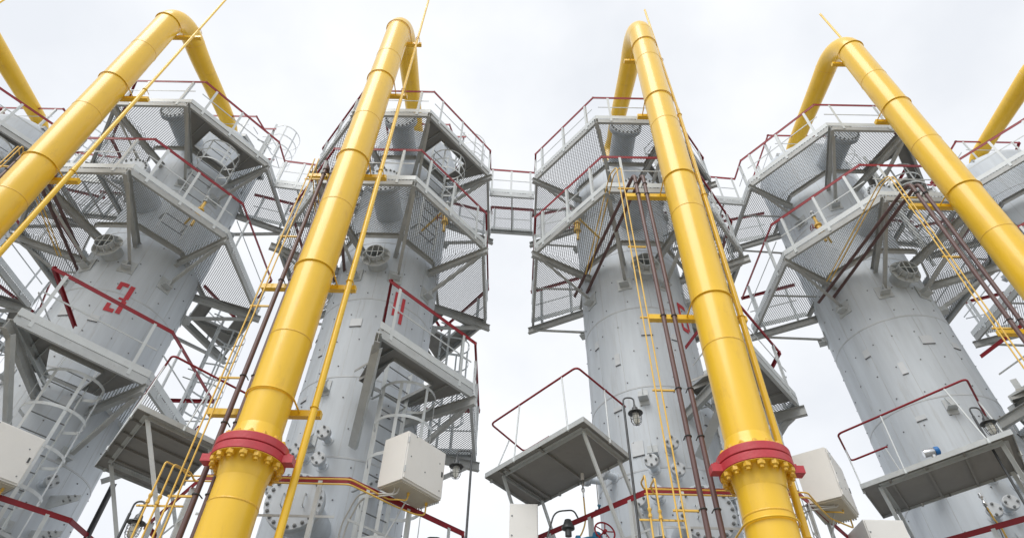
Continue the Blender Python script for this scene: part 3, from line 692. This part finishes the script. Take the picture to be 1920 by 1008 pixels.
# ---------------------------------------------------------------- small stair-head platforms on raking struts
def small_platform(t, label):
    A, B, C_, D = V((-3.52, -2.25, 0)), V((-2.05, -4.05, 0)), V((-1.22, -2.98, 0)), V((-2.68, -1.15, 0)); z = 4.92
    root = thing('stand_platform', t, (-2.4, -2.6, z), label, 'platform', 'small rectangular platforms between the towers')
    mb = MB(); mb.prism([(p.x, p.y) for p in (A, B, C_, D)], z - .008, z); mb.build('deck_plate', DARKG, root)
    mb = MB(); zz = V((0, 0, z))
    for p, q in ((A, B), (B, C_), (C_, D), (D, A)): mb.prof(p + zz, q + zz, [(-.004, -.05), (.006, -.05), (.006, .03), (-.004, .03)])
    mb.build('edge_strip', GREY, root)
    f = lambda s_, v: A + (B - A) * s_ + (D - A) * v + V((0, 0, z - .012))
    mb = MB()
    for a, b in ((f(.12, .14), f(.94, .14)), (f(.94, .14), f(.94, .97)), (f(.12, .14), f(.12, .97))): mb.prof(a, b, ANG(.06, .007)[::-1] if False else [(0, -.06), (.007, -.06), (.007, -.007), (.06, -.007), (.06, 0), (0, 0)])
    mb.build('angle_frame', GREY, root)
    for s_ in ((.2, .42, .62, .82) if t == 4 else (.14, .2, .56) if t == 5 else (.2, .45, .7)):
        mb = MB(); mb.prof(f(s_, .03), f(s_, .97), [(-.018, -.03), (.018, -.03), (.018, 0), (-.018, 0)]); mb.build('stiffener', DARKG, root)
    dn = V((.39, .41, -1.0))
    for a, ln in ((f(.94, .16), 3.4), (f(.13, .16), 4.2), (f(.94, .93), 3.0), (f(.14, .95), 3.2)):
        mb = MB(); mb.prof(a + V((0, 0, -.01)), a + dn * ln, ANG(.065, .007), (-1, -1, 0)); mb.build('raking_strut', LIGHT, root)
    zr = 5.98; Ar, Br, Cr, Dr = V((-3.47, -2.1, zr)), V((-2.07, -3.86, zr)), V((-1.14, -2.75, zr)), V((-2.85, -1.15, zr))
    mb = MB(); mb.tube(bend([Dr + (Cr - Br) * 0 + (Br - Ar) * .32, Dr, Ar, Br, Cr], .10), .018, 10); mb.build('handrail', RED, root, 50)
    for p, q in ((D + (B - A) * .30, Dr + (Br - Ar) * .30), (A + (D - A) * .12, Ar + (Dr - Ar) * .55), (A + (B - A) * .32, Ar + (Br - Ar) * .36), (A + (B - A) * .86, Ar + (Br - Ar) * .84), (B + (C_ - B) * .55, Br + (Cr - Br) * .55)):
        mb = MB(); p = V((p.x, p.y, z - .06)); mb.tube([p, V((q.x, q.y, zr))], .013, 8); mb.lathe([(.024, 0), (.024, .07), (.014, .075)], p + V((0, 0, .0)), n=8); mb.build('post', LIGHT, root, 50)
    mb = MB()
    for s_ in (.2, .5, .8): q = A + (D - A) * 0 + (C_ - D) * s_ + (D - A); mb.lathe([(0, -.04), (.016, -.04), (.016, .0), (0, 0)], q + V((0, 0, z - .01)), n=6)
    mb.build('bolts', BOLTG, root)
    return root
small_platform(4, 'small dark ribbed platform between towers three and four, beside the yellow tubes')
small_platform(5, 'small platform with red pipe rail against the open sky left of number five')
small_platform(6, 'small platform with red pipe rail in front of the unnumbered tower at right')
small_platform(7, 'small platform with red pipe rail outside the right edge')

# ---------------------------------------------------------------- white instrument cabinets
def cabinet():
    A, B = V((1.80, -3.38, 0)), V((2.31, -2.70, 0)); u = (B - A).normalized(); n_ = V((-u.y, u.x, 0)); wd, dp, z0, z1 = .86, .50, 4.22, 5.0
    root = thing('instrument_cabinet', 4, (A.x, A.y, z0), 'white cabinet hung on the red handrail right of number four', 'cabinet', 'white instrument cabinets on the lowest handrails')
    c = A + u * wd / 2 + n_ * dp / 2
    mb = MB(); mb.box(c + V((0, 0, (z0 + z1) / 2)), u * wd / 2, n_ * dp / 2, (0, 0, (z1 - z0) / 2)); b = mb.build('body', WHITE, root)
    md = b.modifiers.new('b', 'BEVEL'); md.width = .003; md.segments = 2
    mb = MB(); mb.box(A + u * wd / 2 - n_ * .012 + V((0, 0, (z0 + z1) / 2 + .005)), u * (wd / 2 - .012), n_ * .010, (0, 0, (z1 - z0) / 2 - .02)); b = mb.build('door', WHITE, root)
    md = b.modifiers.new('b', 'BEVEL'); md.width = .005; md.segments = 2
    mb = MB(); mb.box(c + V((0, 0, z0 - .012)), u * (wd / 2 - .03), n_ * (dp / 2 - .03), (0, 0, .009)); mb.build('gland_plate', CABB, root)
    mb = MB()
    for s_, v in ((.12, .5), (.5, .35), (.85, .7), (.9, .15), (.2, .95)): mb.lathe([(0, 0), (.012, 0), (.010, .008), (0, .009)], A + u * wd * s_ - n_ * .021 + V((0, 0, z0 + (z1 - z0) * v)), -n_, 10)
    mb.build('screws', BOLTG, root)
    mb = MB()
    for k in range(12): mb.box(c + u * wd / 2 + n_ * (-dp / 2 + .05 + k * .036) + V((0, 0, z0 - .015)), u * .004, n_ * .012, (0, 0, .014))
    mb.build('edge_comb', GREY, root)
    for v in (.2, .8):
        mb = MB(); mb.lathe([(0, -.05), (.011, -.05), (.011, .05), (0, .05)], A + u * .012 - n_ * .024 + V((0, 0, z0 + (z1 - z0) * v)), n=10); mb.build('hinge', GREY, root)
    mb = MB(); mb.box(A + u * (wd - .06) - n_ * .026 + V((0, 0, (z0 + z1) / 2)), u * .014, n_ * .006, (0, 0, .04)); mb.build('latch', BLACK, root)
    mb = MB(); mb.tube([c + V((0, 0, z0 - .02)), c + n_ * .5 - u * .4 + V((0, 0, z0 - 1.6))], .012, 8); mb.build('stay_rod', GREY, root, 50)
    return root
cb = cabinet()
for t, lb in ((2, 'white cabinet outside the lower left corner'), (3, 'white cabinet cut by the left edge on the handrail of number three'), (5, 'white cabinet on the handrail just right of the red-flanged riser of number five'), (6, 'white cabinet on the handrail of the unnumbered tower at right')):
    c_ = to_tower(cb, t, lb)
    if t == 5: c_.location += V((-.10, 0, -.07))
def tubing(t):
    A, B = V((1.80, -3.38, 0)), V((2.31, -2.70, 0)); u = (B - A).normalized(); n_ = V((-u.y, u.x, 0)); res = []
    for i in (0, 1):
        root = thing('thin_tube', t, (0, -3.5, 3.9), ('upper' if i == 0 else 'lower') + ' yellow tube along the handrail to the white cabinet of ' + TN[t], 'tube', 'yellow tubes feeding the white cabinets')
        z = 4.10 - .075 * i; e = A + u * (.36 + .40 * i) + n_ * .2
        mb = MB(); mb.tube(bend([(-1.2, -3.56, z), (1.12, -3.56, z), (1.12 + u.x * .75 + .1 * i, -3.56 + u.y * .75 + .06 * i, z - .0), (e.x - .12, e.y - .16, z - .08), (e.x, e.y, z - .02), (e.x, e.y, 4.22)], .07), .0125, 8)
        mb.build('tube', YELT, root, 50)
        mb = MB(); mb.lathe([(.022, -.05), (.022, 0)], (e.x, e.y, 4.205), n=6); mb.build('gland', YELT, root)
        res.append(root)
    root = thing('grey_cable', t, (1.2, -3.0, 3.5), 'grey looping cables under the white cabinet of ' + TN[t], 'cable', 'grey cables below the white cabinets')
    mb = MB(); e = A + u * .12 + n_ * .25
    for k in (0, 1): mb.tube(bend([(e.x + .07 * k, e.y, 4.21), (e.x + .05 * k, e.y, 4.1), (1.15 + .05 * k, -3.1, 4.12 - .08 * k), (.95 + .08 * k, -2.95, 3.7), (.95, -2.9, 2.6)], .12), .012, 8)
    mb.build('loops', CABLE, root, 60)
for t in (3, 4, 5, 6): tubing(t)
# lower white boxes whose tops show at the bottom edge
def lowbox(t, x, y, zt, label, lw=.44, ld=.4):
    root = thing('instrument_cabinet', t, (x, y, zt - 1.1), label, 'cabinet', 'lower white cabinets at the bottom edge')
    mb = MB(); mb.abox((x, y, zt - .55), lw, ld, 1.1, .0); b = mb.build('body', WHITE, root); md = b.modifiers.new('b', 'BEVEL'); md.width = .003; md.segments = 2
    mb = MB(); mb.abox((x, y - ld / 2 - .01, zt - .55), lw - .03, .016, 1.05, 0); mb.build('door', WHITE, root)
    mb = MB()
    for z in (.2, .5, .8): mb.lathe([(0, 0), (.014, 0), (.012, .008), (0, .009)], (x - lw / 2 + .04, y - ld / 2 - .019, zt - z), (0, -1, 0), 8)
    mb.build('screws', BOLTG, root)
lowbox(5, -2.88, -2.3, 4.33, 'narrow white cabinet at the bottom edge below the platform left of number five')
lowbox(6, -3.6, -2.3, 4.20, 'large white cabinet at the bottom edge below the hung cabinet of number five', .62, .6)
lowbox(4, -2.9, -1.0, 3.9, 'half hidden white cabinet behind the brown pipes left of number four')

# ---------------------------------------------------------------- caged lamps on bent posts
def lamp(name_t, top, post, label, s_=1.0, lamp_dx=-.24, tilt=0):
    """top: (x,y,z) of the gooseneck crown; post: foot (x,y)"""
    x, y, z = top
    root = thing('caged_lamp', name_t, (post[0], post[1], -GZ), label, 'lamp', 'wire-caged lamps on bent posts')
    lx = x + lamp_dx * s_
    mb = MB(); mb.tube([(post[0], post[1], -GZ), (x, y, z - .16 * s_)], .019 * s_, 10); mb.build('post', BLACK, root, 50)
    mb = MB(); mb.tube(bend([(x, y, z - .17 * s_), (x, y, z), (lx, y, z), (lx, y, z - .13 * s_)], .09 * s_, 7), .013 * s_, 10); mb.build('gooseneck', BLACK, root, 50)
    c = V((lx, y, z - .13 * s_))
    mb = MB(); mb.lathe([(0, 0), (.018, 0), (.02, -.03), (.045, -.06), (.05, -.10), (.062, -.12), (.115, -.145), (.118, -.155), (.06, -.15), (.055, -.17), (0, -.17)] if s_ == 1 else [(r_ * s_, h * s_) for r_, h in [(0, 0), (.018, 0), (.02, -.03), (.045, -.06), (.05, -.10), (.062, -.12), (.115, -.145), (.118, -.155), (.06, -.15), (.055, -.17), (0, -.17)]], c, n=24); mb.build('shade', BLACK, root, 40)
    mb = MB(); mb.lathe([(r_ * s_, h * s_) for r_, h in [(.052, -.17), (.058, -.21), (.056, -.28), (.045, -.325), (.02, -.345), (0, -.347)]], c, n=24); mb.build('glass_globe', GLASS, root, 60)
    mb = MB(); mb.lathe([(r_ * s_, h * s_) for r_, h in [(.02, -.18), (.03, -.24), (.02, -.29), (0, -.3)]], c, n=12); mb.build('bulb', WHITE, root, 60)
    mb = MB()
    for k in range(8):
        a = 2 * pi * k / 8; d = V((cos(a), sin(a), 0))
        mb.tube([c + (d * r_ + V((0, 0, h))) * s_ for r_, h in ((.085, -.155), (.088, -.22), (.082, -.29), (.06, -.345), (.0, -.37))], .0035 * s_, 5)
    for r_, h in ((.088, -.22), (.082, -.29)): mb.tube([c + V((r_ * cos(2 * pi * k / 20), r_ * sin(2 * pi * k / 20), h)) * s_ for k in range(21)], .0035 * s_, 5)
    mb.build('wire_cage', BLACK, root, 60)
    return root
lamp(4, (2.73, -2.5, 5.17), (2.73, -2.5), 'caged lamp hanging from a bent post right of the white cabinet of number four')
lamp(5, (-1.32, -3.5, 5.66), (-1.36, -3.5), 'caged lamp on a dark bent post beside the platform left of number five', lamp_dx=.17)
lamp(6, (-2.05, -3.55, 5.64), (-2.05, -3.55), 'caged lamp above the platform at the far right', lamp_dx=.17)
lamp(4, (-1.55, -3.9, 3.56), (-1.62, -3.9), 'caged lamp by the yellow tubes at the lower left edge', lamp_dx=.14)
lamp(4, (2.3, -1.9, 3.98), (2.3, -1.9), 'caged lamp peeping over the bottom edge under the white cabinet', lamp_dx=-.24)

# ---------------------------------------------------------------- valve, gauge line and transmitter by number five and 6
def valve():
    c = V((-1.86, -2.6, 3.72))
    root = thing('blue_valve', 5, tuple(c), 'blue valve assembly with a red handwheel at the bottom edge', 'valve')
    mb = MB(); mb.lathe([(0, -.35), (.05, -.35), (.05, -.25), (.10, -.24), (.10, -.2), (.055, -.19), (.08, -.08), (.085, .02), (.05, .1), (.1, .11), (.1, .14), (0, .14)], c, (1, .2, .12), 20)
    mb.lathe([(0, -.1), (.06, -.1), (.05, .08), (.075, .09), (.075, .12), (.03, .12)], c + V((.05, 0, .02)), (.2, -1, .35), 16); mb.build('body', BLUE, root, 35)
    wc = c + V((.17, -.2, .08)); ax = V((.25, -.85, .25)).normalized(); x = ax.orthogonal().normalized(); y = ax.cross(x)
    mb = MB(); R_ = .155; mb.tube([wc + (x * cos(2 * pi * k / 28) + y * sin(2 * pi * k / 28)) * R_ for k in range(29)], .013, 8, False)
    for k in range(5): a = 2 * pi * k / 5; mb.tube([wc, wc + (x * cos(a) + y * sin(a)) * R_], .009, 6)
    mb.lathe([(0, -.03), (.028, -.03), (.028, .03), (0, .03)], wc, ax, 12); mb.build('handwheel', RED, root, 50)
    mb = MB(); mb.tube([wc, c], .012, 8); mb.build('stem', CHROME, root, 50)
valve()
def valve_small():
    c = V((-1.68, -2.3, 4.32)); root = thing('blue_valve', 5, tuple(c), 'tiny blue needle valve hanging above the red handwheel', 'valve')
    mb = MB(); mb.lathe([(0, -.06), (.03, -.06), (.04, 0), (.03, .05), (0, .05)], c, (1, .3, .1), 10); mb.lathe([(.015, 0), (.015, .09), (.03, .095), (.03, .11), (0, .11)], c, (0, -.6, .5), 8); mb.build('body', BLUE, root, 40)
    mb = MB(); mb.tube([c + V((0, 0, .04)), c + V((0, 0, .5))], .008, 6); mb.build('impulse_tube', GREY, root, 50)
valve_small()
def gauge():
    x, y = -1.92, -2.4; root = thing('level_gauge', 5, (x, y, 4.3), 'slim white gauge tube with brass fittings left of number five', 'gauge')
    mb = MB(); mb.tube([(x, y, 4.78), (x, y, 5.12)], .028, 14); mb.build('glass_tube', WHITE, root, 50)
    mb = MB(); mb.lathe([(.03, 4.79), (.034, 4.76), (.034, 4.72), (.015, 4.70), (.015, 4.66), (.028, 4.65), (.028, 4.61), (.012, 4.58), (.012, 4.5)], (x, y, 0), n=10); mb.build('fitting', CHROME, root, 40)
    mb = MB(); mb.tube(bend([(x, y, 4.5), (x + .01, y, 4.1), (x - .1, y, 3.85), (x - .35, y - .1, 3.7)], .12), .012, 8); mb.build('yellow_hose', YELT, root, 60)
gauge()
def black_lamp_group():
    x, y, z = -2.2, -2.5, 4.0; root = thing('sounder', 5, (x, y, z - .4), 'small dark dome sounder beside the blue valve', 'alarm sounder')
    mb = MB(); mb.lathe([(0, .1), (.05, .09), (.07, .03), (.10, -.02), (.10, -.05), (.05, -.06), (.05, -.16), (0, -.16)], (x, y, z), n=18); mb.build('dome', BLACK, root, 40)
    mb = MB(); mb.tube(bend([(x - .42, y, z - .5), (x - .2, y, z + .22), (x + .1, y, z + .25), (x + .16, y, z + .12)], .12), .013, 8); mb.build('conduit', BLACK, root, 60)
black_lamp_group()
def transmitter():
    c = V((-2.55, -2.95, 5.02)); root = thing('transmitter', 6, tuple(c - V((0, 0, .1))), 'shiny transmitter with a blue cap standing on the platform at right', 'instrument')
    ax = V((.9, -.35, .12)).normalized()
    mb = MB(); mb.lathe([(0, -.13), (.055, -.13), (.062, -.12), (.062, .03), (.055, .04), (0, .04)], c + V((0, 0, .16)), ax, 24); mb.build('housing', CHROME, root, 35)
    mb = MB(); mb.lathe([(.05, .04), (.066, .045), (.066, .10), (.058, .11), (0, .11)], c + V((0, 0, .16)), ax, 24); mb.build('cap', BLUEP, root, 35)
    mb = MB(); mb.lathe([(0, -.1), (.03, -.1), (.03, -.05), (.042, -.045), (.042, -.01), (.028, 0), (.028, .05), (.04, .06), (.04, .1), (0, .1)], c, n=14); mb.build('stem', CHROME, root, 35)
transmitter()
def gauge_drop():
    x, y = -1.55, -2.2; root = thing('sampling_line', 6, (x, y, 3.4), 'bright fitting with a yellow hose under the platform at right', 'hose')
    mb = MB(); mb.lathe([(0, 4.86), (.03, 4.86), (.035, 4.8), (.02, 4.78), (.02, 4.72), (.034, 4.7), (.034, 4.66), (.012, 4.64), (.012, 4.6)], (x, y, 0), n=12); mb.build('fitting', CHROME, root, 40)
    mb = MB(); mb.tube(bend([(x, y, 4.62), (x + .02, y, 4.4), (x + .06, y, 4.3), (x + .04, y, 3.3)], .05), .015, 8); mb.build('yellow_hose', YELT, root, 60)
    mb = MB(); mb.tube(bend([(x - .02, y, 4.66), (x + .03, y, 4.3), (x - .02, y, 4.0), (x - .3, y, 3.8)], .15), .007, 6); mb.build('black_cable', BLACK, root, 60)
gauge_drop()
# dark cable post with drilled brackets left of the small ribbed platform
def cable_post(t, label):
    root = thing('cable_post', t, (2.63, -1.0, -GZ), label, 'post', 'dark cable posts beside the towers')
    mb = MB(); mb.prof((2.6, -1.0, -GZ), (2.6, -1.0, 5.1), ANG(.07, .007), (0, -1, 0)); mb.build('upright', BLACK, root)
    for z in (4.95, 4.3, 2.6):
        mb = MB(); a = V((1.22, -.50, z)); b = V((1.95, -.74, z))
        mb.plate([a + V((0, 0, -.14)), a + V((0, 0, .14)), b + V((0, 0, .05)), b + V((0, 0, -.05))], .012); mb.build('drilled_bracket', GREY, root)
    mb = MB()
    for z in (4.95, 4.3):
        for k in range(4): mb.lathe([(0, -.03), (.016, -.03), (.016, .03), (0, .03)], (1.62 + .07 * k, -.66 - .02 * k, z + (.04 if k % 2 else -.03)), (.2, -1, 0), 6)
    mb.build('bolts', BOLTG, root)
cable_post(3, 'dark post with drilled brackets right of the column stencilled three')
OFF = V((0, 0, 0))
for o in list(bpy.data.objects):
    if 't' in o: del o['t']
for m_ in bpy.data.materials: m_.use_fake_user = False
